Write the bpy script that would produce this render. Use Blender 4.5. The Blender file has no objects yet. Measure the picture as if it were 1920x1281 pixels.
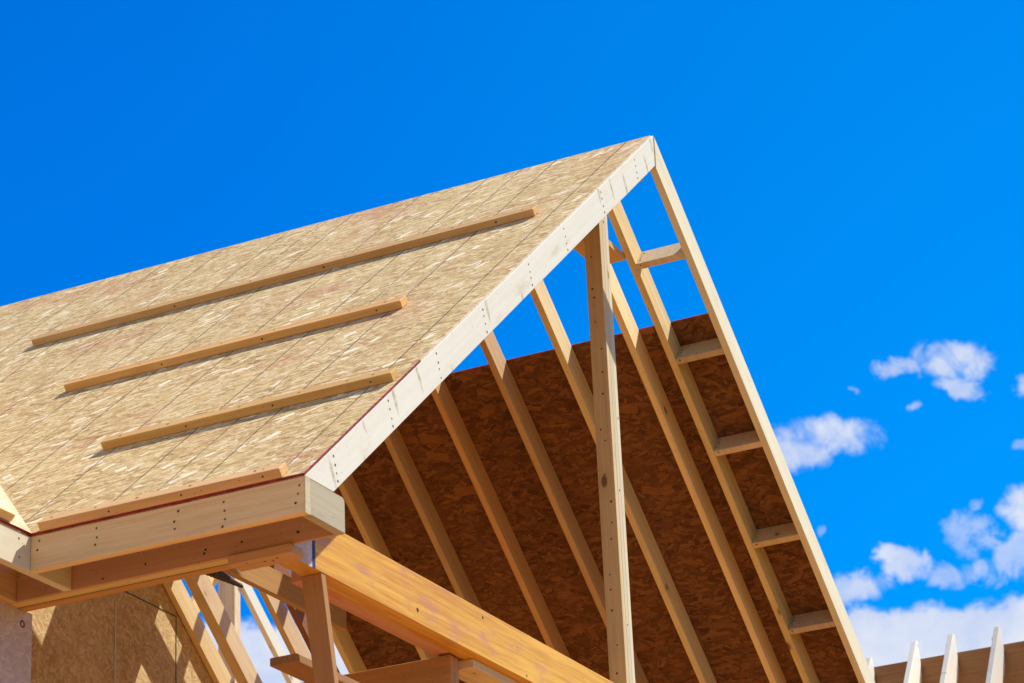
import bpy, bmesh, math, random
from mathutils import Vector, Matrix
random.seed(7)
scene = bpy.context.scene
COL = scene.collection
OFF = Vector((0, 0, 8.4))            # the ridge stands 8.4 m above the ground
TH = math.atan(10/12); T = math.tan(TH); SN, CS = math.sin(TH), math.cos(TH)
W = 3.6235; H = W*T; D = 0.1435; TK = 0.038
X_, Y_, Z_ = Vector((1,0,0)), Vector((0,1,0)), Vector((0,0,1))
LD = Vector((-CS,0,-SN)); LN = Vector((-SN,0,CS))     # left slope: down the slope, outward normal
RD = Vector((CS,0,-SN));  RN = Vector((SN,0,CS))      # right slope

# ------------------------------------------------------------------ node helpers
class NT:
    def __init__(s, tree): s.t = tree; s.L = tree.links
    def n(s, typ, **kw):
        nd = s.t.nodes.new(typ)
        for k, v in kw.items():
            if k == 'ins':
                for kk, vv in v.items(): s.set(nd, kk, vv)
            else: setattr(nd, k, v)
        return nd
    def set(s, nd, key, v):
        sock = nd.inputs[key]
        if hasattr(v, 'is_output') or isinstance(v, bpy.types.NodeSocket): s.L.new(v, sock)
        else: sock.default_value = v
    def m(s, op, a, b=None, c=None, clamp=False):
        nd = s.n('ShaderNodeMath', operation=op); nd.use_clamp = clamp
        for i, v in enumerate((a, b, c)):
            if v is not None: s.set(nd, i, v)
        return nd.outputs[0]
    def mapr(s, v, a, b, c, d, smooth=True):
        nd = s.n('ShaderNodeMapRange'); nd.interpolation_type = 'SMOOTHSTEP' if smooth else 'LINEAR'
        for k, x in zip((0,1,2,3,4), (v,a,b,c,d)): s.set(nd, k, x)
        return nd.outputs[0]
    def mix(s, f, a, b, mode='MIX'):
        nd = s.n('ShaderNodeMix', data_type='RGBA', blend_type=mode)
        s.set(nd, 0, f); s.set(nd, 6, a); s.set(nd, 7, b)
        return nd.outputs[2]
    def vmul(s, v, w):
        nd = s.n('ShaderNodeVectorMath', operation='MULTIPLY'); s.set(nd, 0, v); s.set(nd, 1, w); return nd.outputs[0]
    def vadd(s, v, w):
        nd = s.n('ShaderNodeVectorMath', operation='ADD'); s.set(nd, 0, v); s.set(nd, 1, w); return nd.outputs[0]
    def noise(s, v, scale, detail=3, rough=.55, dist=0.):
        nd = s.n('ShaderNodeTexNoise'); s.set(nd, 'Vector', v); s.set(nd, 'Scale', scale); s.set(nd, 'Detail', detail)
        s.set(nd, 'Roughness', rough); s.set(nd, 'Distortion', dist); return nd
    def voro(s, v, scale=1., rnd=1.):
        nd = s.n('ShaderNodeTexVoronoi'); s.set(nd, 'Vector', v); s.set(nd, 'Scale', scale); s.set(nd, 'Randomness', rnd); return nd
    def ramp(s, f, stops):
        nd = s.n('ShaderNodeValToRGB'); s.set(nd, 0, f); e = nd.color_ramp.elements
        while len(e) < len(stops): e.new(.5)
        for i, (p, c) in enumerate(stops): e[i].position = p; e[i].color = (*c, 1)
        return nd.outputs[0]

def new_mat(name):
    m = bpy.data.materials.new(name); m.use_nodes = True
    t = NT(m.node_tree); b = m.node_tree.nodes['Principled BSDF']
    return m, t, b

def wood_mat(name, pale, dark, knot=(.16,.07,.025), grain=.5, knots=.35, rough=.72, stain=.35, stain_col=(.30,.22,.13), kscale=(3.6,7.,7.), kmax=.115, ksoft=.05, kop=.85, streaks=0., stain_lo=.56):
    m, t, b = new_mat(name)
    gc = t.n('ShaderNodeAttribute', attribute_name='gc').outputs['Vector']
    rnd = t.n('ShaderNodeObjectInfo').outputs['Random']
    warp = t.noise(t.vmul(gc, (2.2, 5, 5)), 1, 2).outputs['Color']
    g2 = t.vadd(gc, t.vmul(t.vadd(warp, (-.5,-.5,-.5)), (0, .022, .022)))
    fine = t.noise(t.vmul(g2, (5, 260, 260)), 1, 3).outputs['Fac']
    band = t.noise(t.vmul(g2, (.9, 46, 46)), 1, 3, .6).outputs['Fac']
    broad = t.noise(t.vmul(gc, (1.1, 7, 7)), 1, 3).outputs['Fac']
    f = t.m('ADD', t.m('MULTIPLY', fine, .30), t.m('ADD', t.m('MULTIPLY', band, .45), t.m('MULTIPLY', broad, .25)))
    f = t.mapr(f, .5-.22/ max(grain,.05)*.5, .5+.22/max(grain,.05)*.5, 0, 1)
    col = t.mix(f, (*dark,1), (*pale,1))
    # knots
    kv = t.voro(t.vmul(g2, kscale))
    kd, kc = kv.outputs['Distance'], kv.outputs['Color']
    ks = t.n('ShaderNodeSeparateColor', ins={0: kc}).outputs
    size = t.mapr(ks[0], 1-knots, 1, 0, kmax, False)
    k = t.m('SUBTRACT', 1, t.mapr(t.m('SUBTRACT', kd, size), -.02, ksoft, 0, 1))
    k = t.m('MULTIPLY', k, t.m('GREATER_THAN', ks[0], 1-knots))
    halo = t.m('MULTIPLY', t.m('SUBTRACT', 1, t.mapr(t.m('SUBTRACT', kd, size), 0, .30, 0, 1)), t.m('GREATER_THAN', ks[0], 1-knots))
    col = t.mix(t.m('MULTIPLY', halo, .35), col, (*[(d*.8+q*.2) for d, q in zip(dark, knot)],1))
    col = t.mix(t.m('MULTIPLY', k, kop), col, (*knot,1))
    spk = t.voro(t.vmul(gc, (34, 60, 60))); sc_ = t.n('ShaderNodeSeparateColor', ins={0: spk.outputs['Color']}).outputs
    dents = t.m('MULTIPLY', t.mapr(spk.outputs['Distance'], .10, .22, 1, 0), t.m('GREATER_THAN', sc_[1], .93))
    col = t.mix(t.m('MULTIPLY', dents, .5), col, (*knot,1))
    # handling dirt and weather stains
    sn = t.noise(t.vmul(gc, (3.5, 9, 9)), 1, 5, .65).outputs['Fac']
    st = t.m('MULTIPLY', t.mapr(sn, stain_lo, stain_lo+.18, 0, 1), stain)
    col = t.mix(st, col, (*stain_col,1))
    if streaks > 0:      # dirty resin streaks across the board at each knot
        xy = t.vmul(g2, (3.4, 2.0, 0)); sv_ = t.voro(xy, 1, .9)
        lo = t.n('ShaderNodeVectorMath', operation='SUBTRACT'); t.set(lo, 0, xy); t.set(lo, 1, sv_.outputs['Position'])
        lx = t.n('ShaderNodeSeparateXYZ', ins={0: lo.outputs[0]}).outputs
        wob = t.m('MULTIPLY', t.m('SUBTRACT', t.noise(t.vmul(gc, (14, 14, 0)), 1, 3).outputs['Fac'], .5), .10)
        du_ = t.m('DIVIDE', t.m('ADD', t.m('ADD', lx[0], t.m('MULTIPLY', lx[1], .35)), wob), .040); dv_ = t.m('DIVIDE', lx[1], .115)
        sh = t.m('SUBTRACT', 1, t.m('ADD', t.m('MULTIPLY', du_, du_), t.m('MULTIPLY', dv_, dv_)))
        sm = t.m('MULTIPLY', t.mapr(sh, -.9, .9, 0, 1), t.mapr(t.noise(t.vmul(gc, (30, 30, 0)), 1, 4, .7).outputs['Fac'], .35, .6, .3, 1))
        col = t.mix(t.m('MULTIPLY', sm, streaks), col, (*knot,1))
    # boards differ from each other
    hs = t.n('ShaderNodeHueSaturation', ins={'Color': col, 'Hue': t.mapr(rnd, 0, 1, .488, .508, False),
             'Saturation': t.mapr(t.m('FRACT', t.m('MULTIPLY', rnd, 7.3)), 0, 1, .88, 1.12, False),
             'Value': t.mapr(t.m('FRACT', t.m('MULTIPLY', rnd, 13.7)), 0, 1, .80, 1.12, False)})
    t.set(b, 'Base Color', hs.outputs[0]); t.set(b, 'Roughness', rough); t.set(b, 'Specular IOR Level', .22)
    bp = t.n('ShaderNodeBump', ins={'Height': t.m('ADD', fine, t.m('MULTIPLY', band, .6)), 'Strength': .25, 'Distance': .0012})
    t.set(b, 'Normal', bp.outputs[0])
    return m

def osb_mat(name, stops, lines=False, contrast=1., white=.945, whitecol=(.93,.83,.60), red=.0, size=1., bump=.5, lineop=.92, bias=-20, spread=75, base=.35):
    """strand board: several sheets of scattered, randomly turned wood flakes lying over each other"""
    m, t, b = new_mat(name)
    gc = t.n('ShaderNodeAttribute', attribute_name='gc').outputs['Vector']
    flat = t.vmul(gc, (1,1,0))
    wn = t.noise(flat, 14, 2).outputs['Color']
    wv = t.vadd(flat, t.vmul(t.vadd(wn, (-.5,-.5,-.5)), (.012,.012,0)))
    fine = t.noise(t.vmul(wv, (55, 210, 0)), 1, 4, .6).outputs['Fac']
    broad = t.noise(flat, 1.7, 4).outputs['Fac']
    tone = t.m('ADD', base, t.m('MULTIPLY', t.m('SUBTRACT', fine, .5), .5))
    hgt = t.m('MULTIPLY', fine, .3)
    wmask = None
    def sheet(cell, ln, wd, seed, bi, sp_):
        cx, cy = cell
        q = t.vadd(t.vmul(wv, (1/(cx*size), 1/(cy*size), 0)), (seed*1.37, seed*2.11, 0))
        v = t.voro(q, 1, 1.)
        loc = t.n('ShaderNodeVectorMath', operation='SUBTRACT'); t.set(loc, 0, q); t.set(loc, 1, v.outputs['Position'])
        loc = t.vmul(loc.outputs[0], (cx*size, cy*size, 0))
        c = t.n('ShaderNodeSeparateColor', ins={0: v.outputs['Color']}).outputs
        ang = t.m('ADD', math.radians(-bi), t.m('MULTIPLY', t.m('SUBTRACT', c[0], .5), math.radians(sp_)))
        rot = t.n('ShaderNodeVectorRotate', rotation_type='Z_AXIS', ins={'Vector': loc, 'Angle': ang}).outputs[0]
        xyz = t.n('ShaderNodeSeparateXYZ', ins={0: rot}).outputs
        r2 = t.m('FRACT', t.m('MULTIPLY', c[1], 17.3)); r3 = t.m('FRACT', t.m('MULTIPLY', c[1], 41.7))
        L = t.m('MULTIPLY', t.m('ADD', .35, t.m('MULTIPLY', r2, .75)), ln*size*.5)
        Wd = t.m('MULTIPLY', t.m('ADD', .35, t.m('MULTIPLY', r3, .95)), wd*size*.5)
        da = t.m('SUBTRACT', L, t.m('ABSOLUTE', xyz[0])); db = t.m('SUBTRACT', Wd, t.m('ABSOLUTE', xyz[1]))
        d = t.m('ADD', t.m('MINIMUM', t.m('MULTIPLY', da, .55), db), t.m('MULTIPLY', t.m('SUBTRACT', fine, .5), .0035))
        mask = t.mapr(d, 0, .0016, 0, 1)
        gr = t.noise(t.vadd(t.vmul(rot, (18, 420, 0)), t.vmul(v.outputs['Color'], (60, 60, 60))), 1, 3).outputs['Fac']
        return mask, c[2], gr, d, c[1]
    LAY = [((.070,.030),.085,.026,1.1,bias*.4,spread), ((.060,.026),.080,.020,2.3,bias,spread), ((.075,.030),.090,.024,3.7,bias*1.3,spread*.8), ((.055,.022),.065,.015,5.9,bias*.2,spread*1.2), ((.090,.040),.085,.018,7.7,bias*1.2,spread)]
    for a_ in LAY:
        mk, val, gr, d, c1 = sheet(*a_)
        tv = t.m('ADD', val, t.m('MULTIPLY', t.m('SUBTRACT', gr, .5), .75))
        edge = t.mapr(d, -.0015, .0015, 0, 1)
        rim = t.m('MULTIPLY', t.m('SUBTRACT', edge, mk), .22)  # shade of overlapping flakes, put into the tone as a dark rim
        tone = t.m('ADD', t.m('MULTIPLY', tone, t.m('SUBTRACT', 1, mk)), t.m('MULTIPLY', tv, mk))
        tone = t.m('SUBTRACT', tone, rim)
        hgt = t.m('ADD', t.m('MULTIPLY', hgt, t.m('SUBTRACT', 1, t.m('MULTIPLY', mk, .6))), t.m('MULTIPLY', mk, t.m('ADD', .5, t.m('MULTIPLY', val, .5))))
    tone = t.m('ADD', .5, t.m('MULTIPLY', t.m('SUBTRACT', tone, .5), contrast*.72))
    tone = t.m('ADD', tone, t.m('MULTIPLY', t.m('SUBTRACT', fine, .5), .35*contrast))
    tone = t.m('ADD', tone, t.m('MULTIPLY', t.m('SUBTRACT', broad, .5), .42), None, True)
    col = t.ramp(tone, stops)
    # pale fresh flakes on top
    patch = t.mapr(t.noise(flat, 3.0, 4).outputs['Fac'], .40, .60, .12, 1)
    for a_, thr, amt in ((((.085,.034),.078,.022,11.3,bias*2.2,40), white-.06, .95), (((.052,.022),.040,.011,13.9,bias*1.6,60), white-.02, .75), (((.17,.08),.12,.034,17.1,bias*2.3,50), white-.22, .95)):
        mk, val, gr, d, c1 = sheet(*a_)
        wf = t.m('MULTIPLY', t.m('MULTIPLY', mk, t.m('GREATER_THAN', val, thr)), t.mapr(gr, .32, .55, .55, 1))
        col = t.mix(t.m('MULTIPLY', t.m('MULTIPLY', wf, patch), amt), col, (*whitecol,1))
        hgt = t.m('ADD', hgt, t.m('MULTIPLY', wf, .3))
    sxyz = t.n('ShaderNodeSeparateXYZ', ins={0: gc}).outputs
    if red > 0:
        rn = t.noise(t.vmul(wv, (.9, 1.5, 0)), 1, 4, .6).outputs['Fac']
        streak = t.noise(t.vmul(wv, (22, 150, 0)), 1, 3).outputs['Fac']
        rf = t.m('MULTIPLY', t.mapr(rn, .54, .72, 0, 1), t.mapr(streak, .42, .60, .2, 1))
        col = t.mix(t.m('MULTIPLY', rf, red), col, (.48,.15,.10,1))
    if lines:
        jit_ = t.m('MULTIPLY', t.m('SUBTRACT', t.noise(flat, 2.5, 2).outputs['Fac'], .5), .006)
        u = t.m('ADD', sxyz[0], jit_)
        def ln(step, off, wd, lo, hi, sc):
            fr = t.m('FRACT', t.m('DIVIDE', t.m('SUBTRACT', u, off), step))
            dd = t.m('MULTIPLY', t.m('SUBTRACT', .5, t.m('ABSOLUTE', t.m('SUBTRACT', fr, .5))), step)
            a = t.mapr(dd, wd*.6, wd*1.25, 1, 0)
            br = t.mapr(t.noise(t.vmul(flat, (1.1, 3.0, 0)), sc, 4, .7).outputs['Fac'], lo, hi, .28, 1)
            return t.m('MULTIPLY', a, br)
        l = t.m('MAXIMUM', ln(.4064, .137, .0036, .24, .46, 1.0), ln(.6096, .137, .0030, .34, .54, 1.37))
        col = t.mix(t.m('MULTIPLY', l, lineop), col, (.04,.036,.03,1))
        def redline(pos, coord, lo, hi, other, wd=.0030, op=.75):
            a = t.mapr(t.m('ABSOLUTE', t.m('SUBTRACT', coord, pos)), wd*.6, wd*1.4, 1, 0)
            o2 = t.m('MULTIPLY', t.m('GREATER_THAN', other, lo), t.m('LESS_THAN', other, hi))
            br = t.mapr(t.noise(t.vmul(flat, (4, 4, 0)), 1, 4, .7).outputs['Fac'], .36, .56, .1, op)
            return t.m('MULTIPLY', t.m('MULTIPLY', a, br), o2)
        sv = t.m('MULTIPLY', sxyz[1], -1)       # distance down the slope
        R_ = None
        for x in (redline(1.353, sxyz[0], 0, .995, sv), redline(3.793, sxyz[0], 0, .995, sv), redline(.553, sxyz[0], 1.01, 2.22, sv, op=1.), redline(2.993, sxyz[0], 1.01, 2.22, sv),
                  redline(.368, sxyz[0], 2.24, 3.46, sv), redline(1.004, sv, -1, 9, sxyz[0], op=.85), redline(2.234, sv, -1, 9, sxyz[0], op=.4), redline(3.474, sv, -1, 9, sxyz[0], op=.7)):
            R_ = x if R_ is None else t.m('MAXIMUM', R_, x)
        col = t.mix(R_, col, (.42,.05,.05,1))
    t.set(b, 'Base Color', col); t.set(b, 'Roughness', .8); t.set(b, 'Specular IOR Level', .15)
    bp = t.n('ShaderNodeBump', ins={'Height': hgt, 'Strength': bump, 'Distance': .0022})
    t.set(b, 'Normal', bp.outputs[0])
    return m

def plain_mat(name, c, rough=.7, var=.15, scale=60, metal=0.):
    m, t, b = new_mat(name)
    gc = t.n('ShaderNodeAttribute', attribute_name='gc').outputs['Vector']
    f = t.noise(gc, scale, 4).outputs['Fac']
    col = t.mix(t.mapr(f, .3, .7, 0, 1), (*[x*(1-var) for x in c],1), (*[min(1,x*(1+var)) for x in c],1))
    t.set(b, 'Base Color', col); t.set(b, 'Roughness', rough); t.set(b, 'Metallic', metal); t.set(b, 'Specular IOR Level', .25)
    return m

M = {}
M['spruce']  = wood_mat('pale spruce', (.68,.655,.575), (.60,.565,.455), knot=(.30,.22,.11), grain=.5, knots=.42, stain=.5, stain_col=(.46,.39,.25))
M['lumber']  = wood_mat('framing lumber', (.85,.655,.35), (.70,.485,.225), knot=(.17,.07,.025), grain=.68, knots=.65, stain=.25)
M['white'] = wood_mat('white new pine', (.86,.83,.74), (.78,.74,.62), knot=(.36,.28,.15), grain=.45, knots=.2, stain=.35, stain_col=(.55,.47,.32), streaks=.5)
M['rake'] = wood_mat('creamy fascia pine', (.69,.67,.58), (.63,.60,.49), knot=(.33,.26,.13), grain=.5, knots=.0, stain=.55, stain_col=(.50,.43,.28), streaks=.8)
M['dull'] = wood_mat('dull spruce', (.60,.53,.36), (.48,.40,.25), knot=(.22,.15,.08), grain=.5, knots=.3, stain=.6, stain_col=(.33,.27,.17))
M['cream'] = wood_mat('cream spruce', (.74,.68,.49), (.62,.53,.34), knot=(.25,.15,.07), grain=.5, knots=.3, stain=.4, stain_col=(.42,.34,.2))
M['lumber2'] = wood_mat('orange framing lumber', (.68,.42,.185), (.52,.285,.105), knot=(.15,.055,.02), grain=.55, knots=.36, stain=.3)
M['grey']    = wood_mat('weathered lumber', (.74,.60,.40), (.56,.42,.25), knot=(.18,.09,.04), grain=.6, knots=.3, stain=.5, stain_col=(.30,.24,.17))
M['glulam']  = wood_mat('honey laminated timber', (.83,.465,.075), (.60,.265,.038), knot=(.10,.05,.03), grain=.95, knots=.12, rough=.5, stain=.7, stain_col=(.55,.235,.16), stain_lo=.50)
M['toe'] = wood_mat('orange pine', (.70,.42,.18), (.54,.285,.095), knot=(.20,.065,.02), grain=.6, knots=.4, stain=.3)
M['pink'] = wood_mat('pinkish plank', (.74,.42,.26), (.62,.30,.16), grain=.6, knots=.3, stain=.6, stain_col=(.55,.14,.07))
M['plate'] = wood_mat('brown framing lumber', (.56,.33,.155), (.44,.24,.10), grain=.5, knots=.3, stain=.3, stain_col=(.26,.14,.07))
M['darkbeam']= wood_mat('dark brown lumber', (.36,.19,.085), (.24,.115,.05), grain=.5, knots=.3, stain=.3, stain_col=(.14,.07,.035))  # one dark brown tone shared by several boards
M['osb']     = osb_mat('roof sheathing board', [(0.,(.25,.13,.042)),(.25,(.45,.285,.115)),(.5,(.62,.445,.205)),(.78,(.74,.575,.31)),(1.,(.88,.75,.50))], lines=True, red=.7, contrast=.92)
M['osbside'] = osb_mat('bright sheathing board', [(0.,(.36,.22,.12)),(.35,(.52,.36,.20)),(.6,(.62,.46,.28)),(1.,(.74,.62,.46))], contrast=.8)
M['osbunder']= osb_mat('shade-darkened sheathing underside', [(0.,(.020,.009,.005)),(.25,(.10,.042,.018)),(.50,(.185,.080,.034)),(.75,(.27,.125,.052)),(1.,(.42,.22,.09))], contrast=.62, white=.965, whitecol=(.30,.13,.045), size=1.35, bump=.9, bias=0, spread=120)  # same board made darker below, its shade put into the colour
M['osbwall'] = osb_mat('wall sheathing board', [(0.,(.16,.075,.028)),(.25,(.42,.27,.115)),(.55,(.60,.425,.205)),(1.,(.80,.66,.42))], contrast=.6, white=1.5, size=1.05, bias=0, spread=170)
M['osbgrey'] = osb_mat('grey violet wall board', [(0.,(.34,.27,.24)),(.35,(.52,.43,.40)),(.65,(.64,.55,.51)),(1.,(.78,.70,.64))], contrast=.5, white=1.5, size=1.2, bias=0, spread=170)
M['rededge'] = plain_mat('red edge paint', (.25,.022,.018), .6, .35, 30)
M['paleedge']= plain_mat('sawn board edge', (.66,.55,.42), .8, .2, 50)
M['nail']    = plain_mat('dark nail head', (.035,.025,.02), .6, .3, 200)
M['blue']    = plain_mat('blue marking paint', (.035,.045,.14), .6, .5, 40)
M['green']   = plain_mat('green string', (.03,.075,.03), .7, .3, 60)
M['chalk']   = plain_mat('red chalk', (.40,.05,.05), .8, .4, 30)
M['hose']    = plain_mat('dark ribbed plastic', (.05,.035,.022), .6, .4, 60)

# ------------------------------------------------------------------ mesh helpers
def tag(o, label=None, cat=None, group=None, kind=None):
    if label: o['label'] = label
    if cat: o['category'] = cat
    if group: o['group'] = group
    if kind: o['kind'] = kind
    return o
def thing(name, loc, label, cat, group=None):
    o = bpy.data.objects.new(name, None); o.location = Vector(loc)+OFF; o.empty_display_size = .2
    COL.objects.link(o); return tag(o, label, cat, group)
def finish(name, bm, mats, axes, parent=None, seed=None, bev=.0025, loc=None, fit=True):
    """bm is in scene coordinates (without OFF); grain axes (u,v,w)."""
    if bev > 0:
        bmesh.ops.remove_doubles(bm, verts=bm.verts, dist=1e-5)
        bmesh.ops.bevel(bm, geom=[e for e in bm.edges if len(e.link_faces) == 2 and e.calc_face_angle(0) > .3], offset=bev, segments=1, affect='EDGES', profile=.5)
    bmesh.ops.recalc_face_normals(bm, faces=bm.faces)
    me = bpy.data.meshes.new(name)
    cs = [v.co.copy() for v in bm.verts]
    c = sum(cs, Vector())/len(cs) if loc is None else Vector(loc)
    u, v, w = axes
    r = random.Random(seed) if seed is not None else random
    off = Vector((r.uniform(0,50), r.uniform(0,50), r.uniform(0,50))) if seed != 0 else Vector()
    for vv in bm.verts: vv.co -= c
    bm.to_mesh(me); bm.free()
    a = me.attributes.new('gc', 'FLOAT_VECTOR', 'POINT')
    for i, p in enumerate(cs): a.data[i].vector = (p.dot(u)+off.x, p.dot(v)+off.y, p.dot(w)+off.z)
    for m in (mats if isinstance(mats, (list, tuple)) else [mats]): me.materials.append(M[m] if isinstance(m, str) else m)
    o = bpy.data.objects.new(name, me); COL.objects.link(o)
    if parent is None: o.location = c+OFF
    else:
        o.parent = parent
        pw = Vector(parent.location); q = parent.parent
        while q is not None: pw += Vector(q.location); q = q.parent
        o.location = c+OFF-pw
    return o
def abox(bm, o, u, v, w, lu, lv, lw):
    """box with corner o and edges u*lu, v*lv, w*lw"""
    vs = [bm.verts.new(Vector(o)+u*(lu*i)+v*(lv*j)+w*(lw*k)) for i in (0,1) for j in (0,1) for k in (0,1)]
    for f in ((0,1,3,2),(4,6,7,5),(0,4,5,1),(2,3,7,6),(0,2,6,4),(1,5,7,3)): bm.faces.new([vs[i] for i in f])
    return vs
def board(name, o, u, v, w, lu, lv, lw, mat, parent=None, bev=.0025, nails=None, warp=.0):
    bm = bmesh.new(); abox(bm, o, u, v, w, lu, lv, lw)
    if nails: 
        ob = None
    o_ = finish(name, bm, [mat,'nail'], (u,v,w), parent, bev=bev)
    if nails: add_nails(o_, nails)
    return o_
def poly(name, pts, ext, mat, axes, parent=None, bev=.0025, nails=None):
    bm = bmesh.new(); a = [bm.verts.new(Vector(p)) for p in pts]; b = [bm.verts.new(Vector(p)+Vector(ext)) for p in pts]
    bm.faces.new(a); bm.faces.new(b[::-1]); n = len(pts)
    for i in range(n): bm.faces.new([a[i], b[i], b[(i+1)%n], a[(i+1)%n]])
    o = finish(name, bm, [mat,'nail'], axes, parent, bev=bev)
    if nails: add_nails(o, nails)
    return o
def add_nails(o, nails):
    """nails: list of (point, normal); sunk heads as small dark discs in the same mesh"""
    me = o.data; bm = bmesh.new(); bm.from_mesh(me)
    pw = Vector(o.location); q = o.parent
    while q is not None: pw += Vector(q.location); q = q.parent
    for it in nails:
        p, n = it[:2]; rr = it[2] if len(it) > 2 else None
        n = Vector(n).normalized(); a = n.orthogonal().normalized(); b = n.cross(a); r = rr or random.uniform(.0036,.0052)
        c = Vector(p)+OFF-pw+n*.0008
        vs = [bm.verts.new(c+a*(r*math.cos(k*math.pi/4))+b*(r*1.25*math.sin(k*math.pi/4))) for k in range(8)]
        f = bm.faces.new(vs); f.material_index = 1
        f.normal_update()
        if f.normal.dot(n) < 0: f.normal_flip()
    bm.to_mesh(me); bm.free()
def jit(a=.0015): return random.uniform(-a, a)

# ------------------------------------------------------------------ the gable roof
roof = thing('gable_roof', (0, 0, -H), 'big steep gable roof frame with tan sheathing on its near slope, one side still open to the sky', 'roof frame')

def lp(s, y, off): return LD*s + Y_*y + LN*off
def rp(s, y, off): return RD*s + Y_*y + RN*off

# left slope sheathing, four courses of panels with staggered joints
t2 = T
def wing_z(y): return -H + t2*(y-1.238)
def left_panel(s0, s1, y0, y1, edge):
    bm = bmesh.new(); g = .0016
    vs = abox(bm, lp(s0+g, y0+g, 0), LD, Y_, LN, s1-s0-2*g, y1-y0-2*g, .0111)
    n = Vector((0, -t2, 1)).normalized()
    bmesh.ops.bisect_plane(bm, geom=bm.verts[:]+bm.edges[:]+bm.faces[:], plane_co=Vector((0,1.238,-H-.02)), plane_no=n, clear_inner=True, dist=1e-6)
    es = [e for e in bm.edges if e.is_boundary]
    if es: bmesh.ops.holes_fill(bm, edges=es)
    if not bm.verts: bm.free(); return
    bm.normal_update()
    for f in bm.faces:
        if abs(f.normal.dot(LN)) < .9: f.material_index = 1
    o = finish('sheathing_panel', bm, ['osb', edge], (Y_, -LD, LN), roof, seed=0, bev=0)
    return o
SE = W/CS
for s0, s1, joints, edge in ((.035,1.0,(1.35,3.79),'paleedge'), (1.0,2.23,(.55,2.99),'paleedge'), (2.23,3.47,(.365,2.80),'paleedge'), (3.47,SE,(1.58,),'rededge')):
    ys = [0.]+list(joints)+[6.2]
    if s0 > 3: ys = [0., 1.58, 4.0]
    for a, b in zip(ys, ys[1:]): left_panel(s0, s1, a, b, edge)

# right slope sheathing, upper course not laid yet
def right_panel(s0, s1, y0, y1):
    bm = bmesh.new(); g = .0012
    abox(bm, rp(s0+g, y0+g, .0), RD, Y_, RN, s1-s0-2*g, y1-y0-2*g, .0111)
    bm.normal_update()
    for f in bm.faces:
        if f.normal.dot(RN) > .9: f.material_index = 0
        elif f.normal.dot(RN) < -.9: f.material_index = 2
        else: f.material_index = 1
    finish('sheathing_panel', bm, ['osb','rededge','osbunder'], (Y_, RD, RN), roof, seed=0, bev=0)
S0 = 1.069
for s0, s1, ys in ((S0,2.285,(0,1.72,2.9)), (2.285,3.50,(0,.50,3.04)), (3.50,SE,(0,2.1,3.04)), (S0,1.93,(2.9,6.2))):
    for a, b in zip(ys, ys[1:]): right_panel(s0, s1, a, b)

# rafters
RB = D
def right_rafter(y, mat='lumber', th=TK, s_end=SE-.05, name='rafter', nails=None):
    # plumb cut at the ridge
    a = rp(0, y, 0); pts = [Vector((.02,y,-.02*T-.0)), rp(s_end,y,0), rp(s_end,y,-D), Vector((.02,y,-.02*T-D/CS))]
    return poly(name, pts, Y_*th, mat, (RD, RN, Y_), roof, nails=nails)
def left_rafter(y, mat='lumber', th=TK, s_end=SE-.06):
    pts = [Vector((-.02,y,-.02*T)), lp(s_end,y,0), lp(s_end,y,-D), Vector((-.02,y,-.02*T-D/CS))]
    return poly('rafter', pts, Y_*th, mat, (LD, LN, Y_), roof)
LOOK = (.6256, 1.2215, 1.818, 2.433, 3.027, 3.63, 4.24)
nl = []
for s in LOOK:
    for k in range(4): nl.append((rp(s+.018+jit(.012), .309, -.03-k*.027), (0,-1,0)))
for y in (.309, .498, .903, 1.304, 1.702, 2.10, 2.50, 2.99, 3.17, 3.30, 3.70, 3.885):
    mat = 'darkbeam' if y == 3.17 else random.choice(['lumber','lumber','lumber2'])
    right_rafter(y+.0, mat, th=(.070 if y == 3.70 else TK), nails=(nl if y == .309 else None))
for y in (.309, .498, .903, 1.304, 1.702, 2.10, 2.50, 2.90, 3.30, 3.70):
    left_rafter(y)
# outermost rafter of the right slope
fn = []
for s in LOOK:
    for k in range(4): fn.append((rp(s+.018+jit(.015), 0, -.03-k*.027), (0,-1,0)))
pts = [Vector((.004,0,-.004*T)), rp(SE,0,0), rp(SE,0,-D), Vector((.004,0,-.004*T-D/CS))]
pts = [p+Vector((0,-.004,0)) for p in pts]
tag(poly('barge_rafter', pts, Y_*TK, 'cream', (RD,RN,Y_), roof, nails=fn), 'pale rafter closing the open right slope')
# lookout blocks between barge rafter and the second rafter
for i, s in enumerate(LOOK):
    ns = [(rp(s, .309-.018-jit(.004), -.03-k*.026), -RD) for k in range(4)]+[(rp(s+.012, .285, -D), -RN)]
    board('lookout_block', rp(s, .0345, -D+.001), RD, Y_, RN, .036, .309-.0345, D-.002, random.choice(['lumber','grey']), roof, nails=ns)
# left rake fascia with the barge rafter behind it
hp = .1770
nails = []
for k in range(8):
    s = .36+.585*k+jit(.03)
    for j in range(4): nails.append((LD*(s+.012*j)+LN*(-.025-.031*j+jit(.004)), (0,-1,0)))
xb = -(H-hp)/T
pts = [(0,0,0), (-W,0,-H), (xb,0,-H), (0,0,-hp)]
poly('rake_fascia', pts, Y_*TK, 'rake', (LD,LN,Y_), roof, nails=nails, bev=.0015)
pts = [(-.002,.040,-.001), (-W+.05,.040,-H+.05*T-.001), (xb+.04,.040,-H+.05*T-.001), (-.002,.040,-hp+.002)]
poly('barge_rafter', pts, Y_*TK, 'lumber', (LD,LN,Y_), roof)
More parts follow.
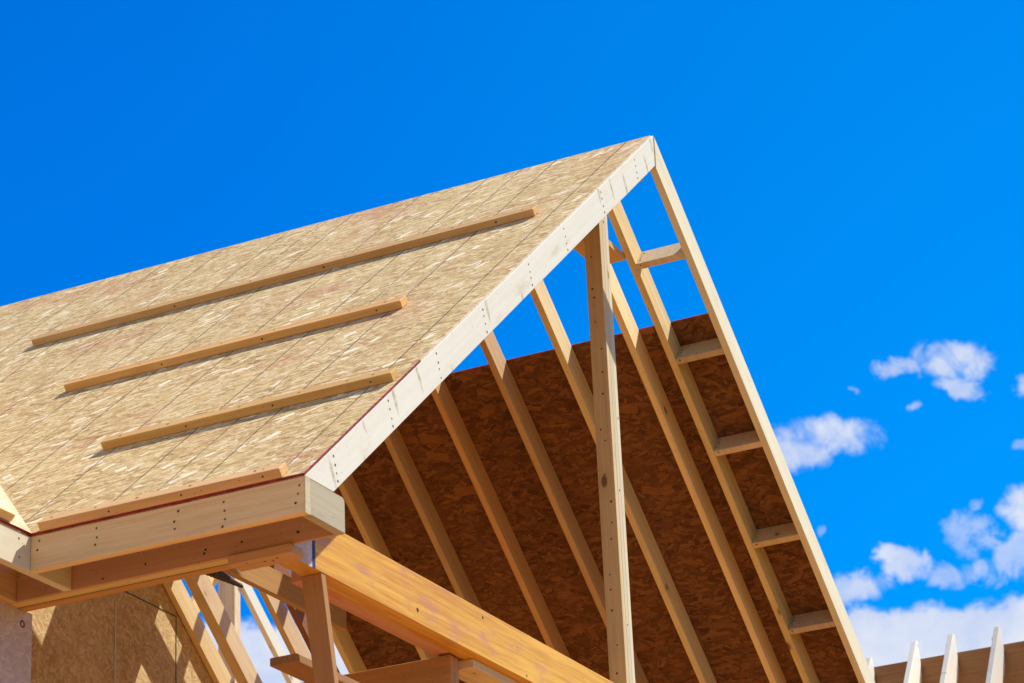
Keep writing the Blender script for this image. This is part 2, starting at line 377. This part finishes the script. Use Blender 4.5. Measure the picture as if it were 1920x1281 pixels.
# ridge board
board('ceiling_tie', (-1.6, 2.42, -2.005), X_, Y_, Z_, 2.55, TK, .14, 'plate', roof)
board('ridge_board', (-.0185, .079, -.235), Y_, X_, Z_, 6.1, .037, .20, 'lumber2', roof)
poly('collar_board', [(-.352,.3485,-.490),(-.0600,.3485,-.490),(-.0600,.4005,-.490),(.0585,.4005,-.490),(.0585,.3485,-.490),(.352,.3485,-.490),(.352,.525,-.490),(-.352,.525,-.490)], Z_*.038, 'lumber2', (X_,Y_,Z_), roof)
# eave: fascia, return, blocking, wall plate
en = []
for y, n in ((.035,3), (.355,4), (.565,3), (.93,3), (1.2,2)):
    for k in range(n): en.append(((-W, y+jit(.012), -H-.03-k*.034+jit(.006)), (-1,0,0)))
tag(board('eave_fascia', (-W, .0005, -H-D), Y_, X_, Z_, 1.2365, TK, D-.0015, 'lumber', roof, nails=en), 'shaded fascia board along the low eave')
pts = [(-W,0,-H-D-.0005), (-W,0,-H-.0005), (-W+.285,0,-H-.0005), (-W+.2965,0,-H-.012), (-W+.2965,0,-H-D-.0005)]
# mitred into the eave fascia
pts = [(x+.0005 if x > -W else x+.0385, y, z) for x, y, z in pts]
poly('fascia_return', pts, Y_*TK, 'dull', (X_,Z_,Y_), roof)
bm = bmesh.new(); abox(bm, (-W-.001, -.001, -H-D-.0012), Y_, X_, Z_, .0012+.0005, .0392, D)
finish('return_end_grain', bm, 'dull', (X_,Z_,Y_), roof, bev=0)
hn = [((-3.342, y+jit(.01), -3.163+.05+jit(.03)), (-1,0,0)) for y in (.2,.21,.45,.62,.63,.9,1.1)]
board('wall_plate', (-3.342, .0395, -3.163), Y_, X_, Z_, 1.80, .0142, .155, 'plate', roof, nails=hn)
tag(board('wall_plate', (-3.3272, .405, -3.163), Y_, X_, Z_, 1.435, .0512, .155, 'lumber', roof), 'plate on the outer side of the green seam')
tag(board('wall_plate', (-3.2655, .405, -3.163), Y_, X_, Z_, 1.435, .052, .155, 'lumber2', roof), 'inner plate beside the green seam')
board('seam_strip', (-3.2755, .41, -3.1605), Y_, X_, Z_, 1.42, .0095, .1, 'green', roof, bev=0)
for y in (.309, .903): pass
# right eave
board('wall_plate', (3.26, .0395, -3.163), Y_, X_, Z_, 6.0, .076, .155, 'lumber2', roof)
board('eave_fascia', (W-.04, .04, -H-D), Y_, X_, Z_, 2.8, TK, D-.002, 'lumber', roof)

# ------------------------------------------------------------------ beam, posts, planks
beam = thing('laminated_beam', (-3.2, .31, -3.16), 'long honey coloured laminated beam crossing below the open gable', 'beam')
board('timber', (-3.3265, .31, -3.160), X_, Z_, Y_, 6.58, .2195, .0915, 'glulam', beam, bev=.003,
      nails=[((-2.18,.31,-3.103),(0,-1,0),.0085), ((-1.576,.31,-2.977),(0,-1,0),.006), ((-1.16,.31,-3.14),(0,-1,0))])
tag(board('back_plate', (-2.92, .4025, -3.157), X_, Y_, Z_, 1.195, .080, .19, 'pink', beam), 'pinkish plank behind the beam')
tag(board('paint_band', (-3.048, .3085, -3.1605), Z_, X_, Y_, .21, .024, .0015, 'blue', beam, bev=0), 'blue painted stripe near the beam end')
tag(board('weathered_end', (-3.326, .3088, -3.1595), X_, Z_, Y_, .2778, .2185, .0012, 'osbgrey', beam, bev=0), 'greyish violet stained beam end')

post = thing('gable_post', (0, .31, -2.94), 'tall triple ply stud post standing in the middle of the open gable', 'post')
zt = -.15
for i in range(3):
    x0 = -.0585+i*.0385+jit(.0008)
    ns = [((x0, .333+random.uniform(0,.045), z), (-1,0,0)) for z in [-.5-.13*k+jit(.05) for k in range(19)]] if i == 0 else \
         [((x0+.019, .31, z), (0,-1,0)) for z in ([-.42,-1.9,-2.6] if i == 1 else [-1.5])]
    board('stud', (x0, .3095+.0008*i, -2.9395), Z_, X_, Y_, 2.9395+zt+ (i-1)*.0, .0378, .089, 'cream' if i else 'lumber', post, nails=ns)

brace = thing('leaning_stud', (-2.85, .31, -5.2), 'slanting shaded stud with one bright edge propped under the left end of the beam', 'post')
du = Vector((.091,0,-.423)).normalized(); dv = Vector((du.z*-1,0,du.x)).normalized()
pts = [(-2.9775,.312,-3.1612), (-2.9390,.312,-3.1612), Vector((-2.9390,.312,-3.1612))+du*2.2, Vector((-2.9775,.312,-3.1612))+du*2.2]
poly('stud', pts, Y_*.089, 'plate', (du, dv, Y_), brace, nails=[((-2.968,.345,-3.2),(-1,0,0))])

o = board('scrap_block', (-3.360, .222, -3.2025), Y_, X_, Z_, .280, .098, .0385, 'lumber2', None,
      nails=[((-3.33,.30,-3.2025),(0,0,-1)), ((-3.31,.33,-3.2025),(0,0,-1)), ((-3.32,.36,-3.2025),(0,0,-1)), ((-3.34,.43,-3.2025),(0,0,-1))])
tag(o, 'short scrap block nailed under the eave beside the blue striped beam end', 'wood block')
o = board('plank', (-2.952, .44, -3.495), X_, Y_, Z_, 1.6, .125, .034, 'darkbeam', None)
tag(o, 'brown plank with dark sawn end sticking out behind the slanting stud', 'plank')
hb = thing('header_beam', (-1.7, 1.0, -3.31), 'dark brown header running back from the underside of the honey coloured beam', 'beam')
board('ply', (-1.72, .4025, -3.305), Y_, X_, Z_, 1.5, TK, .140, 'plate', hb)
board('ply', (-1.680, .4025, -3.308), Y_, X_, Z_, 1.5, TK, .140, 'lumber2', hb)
o = board('plank', (-1.60, .352, -3.200), X_, Y_, Z_, 1.9, .14, .0385, 'grey', None)
tag(o, 'grey edged plank lying under the beam beside the dark header', 'plank')

# ------------------------------------------------------------------ toe boards on the left slope
def toe(pa, pb, wd, label, mat='toe'):
    """pa,pb: (s,y) of the upper edge at the far and at the near end"""
    A, B = lp(pa[0], pa[1], .0118), lp(pb[0], pb[1], .0118)
    u = (B-A).normalized(); v = (LD - u*LD.dot(u)).normalized(); w = LN
    L = (B-A).length
    ns = [(A+u*(L*f)+v*wd+LN*.02, LD) for f in (.93,.6,.3)]+[(A+u*(L*f+jit(.05))+v*(wd*.5)+LN*.0385, LN) for f in (.06,.25,.45,.65,.85,.96)]
    o = board('toe_board', A, u, v, w, L, wd, .0375, mat, None, nails=ns)
    return tag(o, label, 'toe board', 'toe boards nailed across the sheathed roof slope')
toe((1.268,3.135), (1.201,.236), .082, 'longest toe board, highest on the tan roof slope')
toe((2.455,2.275), (2.423,.474), .080, 'second toe board from the ridge on the tan roof slope')
toe((3.669,1.418), (3.645,.0275), .072, 'third toe board from the ridge, its end close to the pale fascia')
toe((4.655,1.186), (4.650,.094), .068, 'lowest toe board, lying along the red edge of the eave')

# added slats, hidden from view, placed to cast shadow bands on the rafters
shade_slat = thing('shadow_slats', rp(2.3, 3.45, .3), 'two added slats out of view, casting shadow bands on the rafters', 'shadow caster')
for s in (1.966, 2.456):
    board('shade_slat', rp(s, 2.55, 1.05), Y_, RD, RN, 1.85, .095, TK, 'lumber', shade_slat)
    for y in (2.62, 4.25): board('slat_prop', rp(s+.003, y, .013), RN, RD, Y_, 1.036, .089, TK, 'lumber', shade_slat)

# ------------------------------------------------------------------ walls
wall = thing('gable_wall', (0, 3.95, -8.4), 'sunlit and shaded sheathed wall seen under the eave, behind the open rafters', 'wall')
zl = lambda x: -abs(x)*T - .012
pts = [(-3.25,3.93,-8.4), (3.25,3.93,-8.4), (3.25,3.93,zl(3.25)), (0,3.93,zl(0)), (-3.25,3.93,zl(-3.25))]
poly('sheathing', pts, Y_*.0111, 'osbwall', (Vector((.83,0,-.55)).normalized(), Vector((.55,0,.83)).normalized(), Y_), wall, bev=0)
board('pale_strip', (.90, 3.926, -3.2), Z_, X_, Y_, 1.62, .012, .003, 'spruce', wall, bev=0)  # thin pale upright strip on the wall face
def strip(name, a, b, wd, mat, parent):
    a, b = Vector(a), Vector(b); u = (b-a).normalized(); v = u.cross(Y_).normalized()
    board(name, a-v*(wd/2), u, v, Y_, (b-a).length, wd, .0022, mat, parent, bev=0)
strip('layout_line', (.993,3.927,-1.49), (1.545,3.927,-1.50), .006, 'green', wall)
strip('layout_line', (1.545,3.927,-1.497), (1.545,3.927,-3.0), .006, 'green', wall)
w2 = thing('porch_wall', (-4.8, 1.55, -8.4), 'violet grey sheathed wall corner below the eave at the left edge', 'wall')
board('sheathing', (-7.0, 1.545, -8.4), X_, Z_, Y_, 3.822, 5.236, .0111, 'osbgrey', w2, bev=0)
board('corner_stud', (-3.22, 1.5575, -8.4), Z_, X_, Y_, 5.236, .04, .09, 'lumber', w2)
bm = bmesh.new()
c = Vector((-3.245, 1.5440, -3.222))
ring = []
for k in range(14):
    a = k/14*2*math.pi; ring.append((c+X_*.017*math.cos(a)+Z_*.016*math.sin(a), c+X_*.010*math.cos(a)+Z_*.009*math.sin(a)))
vo = [bm.verts.new(p) for p, q in ring]; vi = [bm.verts.new(q) for p, q in ring]
for k in range(14): bm.faces.new([vo[k], vo[(k+1)%14], vi[(k+1)%14], vi[k]])
finish('ring_mark', bm, plain_mat('maroon marker', (.16,.02,.05)), (X_,Z_,Y_), w2, bev=0)

# ------------------------------------------------------------------ adjoining wing roof at the left
wing = thing('wing_roof', (-5.0, 1.238, -H), 'second roof meeting the main slope in a valley at the left edge', 'roof')
a2 = math.atan(t2); WU = Vector((0, math.cos(a2), math.sin(a2))); WN = Vector((0, -math.sin(a2), math.cos(a2)))
bm = bmesh.new()
yr = 3.7; zr = wing_z(yr)
q = [Vector((-W+.006,1.238,-H)), Vector(((zr)/T-.0+.006, yr, zr)), Vector((-7.5,yr,zr)), Vector((-7.5,1.238,-H))]
va = [bm.verts.new(p+WN*.002) for p in q]; vb = [bm.verts.new(p+WN*.0131) for p in q]
bm.faces.new(va[::-1]); bm.faces.new(vb)
for i in range(4):
    f = bm.faces.new([va[i], va[(i+1)%4], vb[(i+1)%4], vb[i]])
    if i == 3: f.material_index = 1
finish('sheathing', bm, ['osbside','rededge'], (X_, WU, WN), wing, bev=0)
nw = [((-3.70,1.238,-H-.03),(0,-1,0)), ((-3.695,1.238,-H-.105),(0,-1,0)), ((-4.3,1.238,-H-.05),(0,-1,0))]
board('eave_fascia', (-7.5, 1.238, -H-D), X_, Z_, Y_, 7.5-3.3435, D-.001, TK, 'cream', wing, nails=nw)
board('soffit_plate', (-7.5, 1.505, -H-D-.002), X_, Y_, Z_, 7.5-3.3435, TK, D, 'lumber2', wing)
board('blocking', (-3.80, 1.278, -H-D+.02), Y_, X_, Z_, .225, TK, D-.03, 'darkbeam', wing)
bm = bmesh.new()
qo = Vector((0, 1.238, -H))+WN*.0145
abox(bm, Vector((-6.2,0,0))+qo+WU*.01, X_, WU, WN, 2.445, .085, .036)
o = finish('toe_board', bm, ['lumber'], (X_, WU, WN), None)
tag(o, 'toe board stub on the small roof at the left edge', 'toe board')

# ------------------------------------------------------------------ framing beyond the open back of the right slope
o = board('prop_post', (3.93, 5.0, -3.0), Z_, X_, Y_, 2.62, .080, .135, 'grey', None)
tag(o, 'upright post against the sky, seen through the gap below the eave', 'post')
A = Vector((3.99, 4.98, -.42))
o = board('diagonal_brace', A, RD, RN, Y_, 2.6, .10, .04, 'spruce', None)
tag(o, 'bright sloping brace against the sky beside the upright post', 'brace')
bm = bmesh.new()
p0, p1 = Vector((-1.20,2.0,-2.315)), Vector((-.83,2.0,-2.318)); n = 26
prev = None
for i in range(n+1):
    f = i/n; c = p0.lerp(p1, f); r = .030*(1-f*.72)*(1 + .18*(i%2))
    ringv = [bm.verts.new(c+Y_*(r*math.cos(k*math.pi/5))+Z_*(r*math.sin(k*math.pi/5))) for k in range(10)]
    if prev:
        for k in range(10): bm.faces.new([prev[k], prev[(k+1)%10], ringv[(k+1)%10], ringv[k]])
    else: bm.faces.new(ringv)
    prev = ringv
bm.faces.new(prev[::-1])
o = finish('ribbed_tube', bm, 'hose', (X_,Y_,Z_), None, bev=0)
tag(o, 'dark ribbed tube tapering to a point under the eave', 'tube')

# ------------------------------------------------------------------ neighbouring ridge at the lower right
nb = thing('ridge_frame', (8.0, .6, -2.0), 'brown ridge board with pale pointed rafter tops at the lower right corner', 'roof frame')
board('ridge_board', (8.0, -3.0, -.93), Y_, X_, Z_, 7.5, .04, .335, 'darkbeam', nb)
tl = 1.35
def near_rafter(y, ztop, w=.19, th=.042):
    x1 = 7.985
    dz = Vector((-1,0,-tl)).normalized()
    P0 = Vector((x1-.055, y, ztop)); P1 = Vector((x1-.015, y, ztop-.004))
    Q = P0+dz*2.4
    pts = [P0, P1, Vector((x1, y, ztop-.20)), Vector((x1-.006, y, ztop-.27)), Vector((x1-.05, y, ztop-.36)), Q+Vector((.14,0,-.10)), Q]
    poly('rafter', pts, Y_*th, 'white', (dz, Vector((tl,0,-1)).normalized(), Y_), nb)
def far_rafter(y, ztop):
    pts = [Vector((8.045,y,ztop-.04)), Vector((8.10,y,ztop-.06)), Vector((9.6,y,ztop-.06-1.5*tl)), Vector((9.3,y,ztop-.06-1.5*tl)), Vector((8.045,y,ztop-.42))]
    poly('rafter', pts, Y_*.05, 'lumber', (Vector((1,0,-tl)).normalized(), Vector((tl,0,1)).normalized(), Y_), nb)
for y, z in ((.715,-.470),(1.08,-.462),(1.375,-.468),(1.75,-.535),(.33,-.47),(-.05,-.47)):
    near_rafter(y, z); far_rafter(y+.055, z)

# ------------------------------------------------------------------ ground
bm = bmesh.new()
N = 24; R = 900.
vs = {}
for i in range(N+1):
    for j in range(N+1):
        fx = (i/N*2-1); fy = (j/N*2-1)
        vs[i,j] = bm.verts.new((math.copysign(abs(fx)**2.2, fx)*R, math.copysign(abs(fy)**2.2, fy)*R, 0))
for i in range(N):
    for j in range(N): bm.faces.new([vs[i,j], vs[i+1,j], vs[i+1,j+1], vs[i,j+1]])
me = bpy.data.meshes.new('ground'); bm.to_mesh(me); bm.free()
g = bpy.data.objects.new('ground', me); COL.objects.link(g); g['kind'] = 'structure'
m, t, b = new_mat('bare clay')
tc = t.n('ShaderNodeTexCoord').outputs['Object']
f1 = t.noise(tc, .35, 6).outputs['Fac']; f2 = t.noise(tc, 6, 6).outputs['Fac']
cc = t.mix(t.mapr(f1, .35, .65, 0, 1), (.38,.17,.045,1), (.46,.225,.065,1)); cc = t.mix(t.mapr(f2, .4, .7, 0, .4), cc, (.30,.14,.045,1))
t.set(b, 'Base Color', cc); t.set(b, 'Roughness', .95); t.set(b, 'Specular IOR Level', .1)
me.materials.append(m)

def sheet(name, x0, x1, y0, y1, z, mat):
    bm = bmesh.new(); bm.faces.new([bm.verts.new(p) for p in ((x0,y0,z),(x1,y0,z),(x1,y1,z),(x0,y1,z))])
    me = bpy.data.meshes.new(name); bm.to_mesh(me); bm.free(); me.materials.append(mat)
    o = bpy.data.objects.new(name, me); COL.objects.link(o); o['kind'] = 'structure'
def ground_mat(name, a, b_, sc):
    m, t, b = new_mat(name); tc = t.n('ShaderNodeTexCoord').outputs['Object']
    t.set(b, 'Base Color', t.mix(t.mapr(t.noise(tc, sc, 6).outputs['Fac'], .35, .65, 0, 1), (*a,1), (*b_,1))); t.set(b, 'Roughness', .9); t.set(b, 'Specular IOR Level', .15)
    return m
sheet('dark_bounce_strip', -400, 400, -14, -8, .004, ground_mat('added dark grey', (.040,.038,.036), (.062,.058,.052), 3))  # added dark strip, out of view, to cut ground bounce on the gable
sheet('dark_bounce_field', -400, 400, -300, -14.3, .004, ground_mat('added dark green', (.035,.055,.015), (.075,.085,.030), 1.2))  # added dark field, also unseen, lowering the bounce from in front

# ------------------------------------------------------------------ light
S = Vector((.47, -.445, 1.)).normalized()
sun = bpy.data.lights.new('sun', 'SUN'); sun.energy = 5.0; sun.angle = math.radians(.53); sun.color = (1., .945, .82)
so = bpy.data.objects.new('sun', sun); COL.objects.link(so); so.rotation_euler = S.to_track_quat('Z', 'Y').to_euler(); so.location = (0,0,40)

world = bpy.data.worlds.new('World'); scene.world = world; world.use_nodes = True
t = NT(world.node_tree); bg = world.node_tree.nodes['Background']
sky = t.n('ShaderNodeTexSky'); sky.sky_type = 'NISHITA'; sky.sun_disc = False
sky.sun_elevation = math.asin(S.z); sky.sun_rotation = math.atan2(S.x, S.y)
sky.altitude = 0; sky.air_density = 1.0; sky.dust_density = .4; sky.ozone_density = 1.6
SKYSAT, SKYVAL = 1.75, 1.33
dirv = t.n('ShaderNodeTexCoord').outputs['Generated']
sx = t.n('ShaderNodeSeparateXYZ', ins={0: dirv}).outputs
az = t.m('MULTIPLY', t.m('ARCTAN2', sx[1], sx[0]), 57.29578)
el = t.m('MULTIPLY', t.m('ARCSINE', sx[2]), 57.29578)
HUE = t.mapr(t.m('SUBTRACT', az, t.m('MULTIPLY', el, .35)), 5, 28, .5078, .518)     # the blue turns lighter towards the sun's side and the horizon
hs = t.n('ShaderNodeHueSaturation', ins={'Color': sky.outputs[0], 'Hue': HUE, 'Saturation': SKYSAT, 'Value': SKYVAL})
skyc = hs.outputs[0]
wn = t.noise(dirv, 55, 5, .6).outputs['Color']
ws = t.n('ShaderNodeSeparateColor', ins={0: wn}).outputs
waz = t.m('ADD', az, t.m('MULTIPLY', t.m('SUBTRACT', ws[0], .5), 1.1))
wel = t.m('ADD', el, t.m('MULTIPLY', t.m('SUBTRACT', ws[1], .5), .8))
nb1 = t.noise(dirv, 75, 13, .64, .5).outputs['Fac']
nb2 = t.noise(dirv, 42, 5, .55).outputs['Fac']
nb3 = t.noise(dirv, 160, 6, .6, .8).outputs['Fac']
# clouds as fields of azimuth and elevation (degrees): centre, half sizes, tilt, raggedness
CL = [(16.15,22.05,.85,.42,-.16,.9,1.0),(17.35,21.95,.75,.20,-.05,1.5,.75),(16.0,21.45,.5,.22,-.2,1.3,.8),(19.05,20.75,1.0,.40,-.10,.8,1.05),(19.75,20.45,.7,.45,.1,.8,1.),
      (17.6,18.05,.75,.30,-.25,1.5,.85),(18.7,17.62,.75,.32,.05,1.2,.9),(15.1,18.85,.55,.42,.0,.8,1.0),(16.25,18.40,.5,.55,.1,1.6,.55),(15.35,18.0,.5,.42,.1,1.4,.65),(16.4,17.7,.7,.28,0,1.6,.65),(16.1,19.1,.25,.16,.4,1.6,.4),(19.35,18.85,.12,.16,.3,1.2,.4),(14.9,20.2,.16,.1,0,1.5,.35),
      (14.7,21.3,.35,.25,0,1.2,.8),(18.25,21.6,.2,.09,-.2,1.4,.7),(17.2,21.15,.22,.1,.3,1.4,.6)]
tot = None
for a, e, ra, re, tilt, rag, amp in CL:
    da = t.m('SUBTRACT', waz, a); de = t.m('SUBTRACT', t.m('SUBTRACT', wel, e), t.m('MULTIPLY', da, -tilt))
    q = t.m('ADD', t.m('POWER', t.m('ABSOLUTE', t.m('DIVIDE', da, ra)), 2), t.m('POWER', t.m('ABSOLUTE', t.m('DIVIDE', de, re)), 2))
    v = t.m('ADD', t.m('SUBTRACT', 1, q), t.m('MULTIPLY', t.m('SUBTRACT', nb1, .5), 4.0*rag))
    mk = t.m('MULTIPLY', t.mapr(v, -.35, 1.05, 0, 1), amp)
    mk = t.m('MULTIPLY', mk, t.mapr(nb3, .30, .60, .80, 1))
    tot = mk if tot is None else t.m('MAXIMUM', tot, mk)
# the bank near the bottom of the view, in the east
bank = t.m('SUBTRACT', t.m('ADD', 17.30, t.m('MULTIPLY', t.m('SUBTRACT', nb2, .5), 1.2)), wel)
bank = t.m('ADD', bank, t.mapr(az, 27, 31, 0, .30))
bk = t.m('MULTIPLY', t.mapr(t.m('ADD', bank, t.m('MULTIPLY', t.m('SUBTRACT', nb1, .5), .35)), -.06, .20, 0, 1), t.m('GREATER_THAN', sx[0], .2))
tot = t.m('MAXIMUM', tot, bk)
# added warm cumulus, out of view behind and beside the camera, as fill light
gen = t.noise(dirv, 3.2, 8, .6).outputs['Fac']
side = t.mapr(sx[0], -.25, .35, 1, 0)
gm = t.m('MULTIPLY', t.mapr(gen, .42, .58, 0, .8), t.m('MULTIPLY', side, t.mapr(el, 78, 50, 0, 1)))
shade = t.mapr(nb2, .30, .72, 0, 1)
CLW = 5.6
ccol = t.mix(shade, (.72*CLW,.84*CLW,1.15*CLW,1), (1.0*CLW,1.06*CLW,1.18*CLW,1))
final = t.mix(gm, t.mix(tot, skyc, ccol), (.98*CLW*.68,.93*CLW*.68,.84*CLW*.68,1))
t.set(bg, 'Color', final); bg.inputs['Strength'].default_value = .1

# ------------------------------------------------------------------ camera
cam = bpy.data.cameras.new('camera'); co = bpy.data.objects.new('camera', cam); COL.objects.link(co)
AZ, EL, RO = .44919609, .40245846, -.04560509
fw = Vector((math.cos(EL)*math.cos(AZ), math.cos(EL)*math.sin(AZ), math.sin(EL)))
r0 = fw.cross(Z_).normalized(); u0 = r0.cross(fw)
c_, s_ = math.cos(RO), math.sin(RO)
right = r0*c_+u0*s_; up = u0*c_-r0*s_
mw = Matrix((right, up, -fw)).transposed().to_4x4(); mw.translation = Vector((-12.18517, -5.00739, -6.72502))+OFF
co.matrix_world = mw
cam.sensor_width = 36; cam.lens = 36*5313.23/1920; cam.clip_end = 3000; cam.clip_start = .1
cam.dof.use_dof = True; cam.dof.focus_distance = 13.5; cam.dof.aperture_fstop = 7.1
scene.camera = co
scene.render.engine = 'CYCLES'
vs_ = scene.view_settings
vs_.view_transform = 'Standard'; vs_.look = 'None'; vs_.gamma = 1; vs_.exposure = 0.5
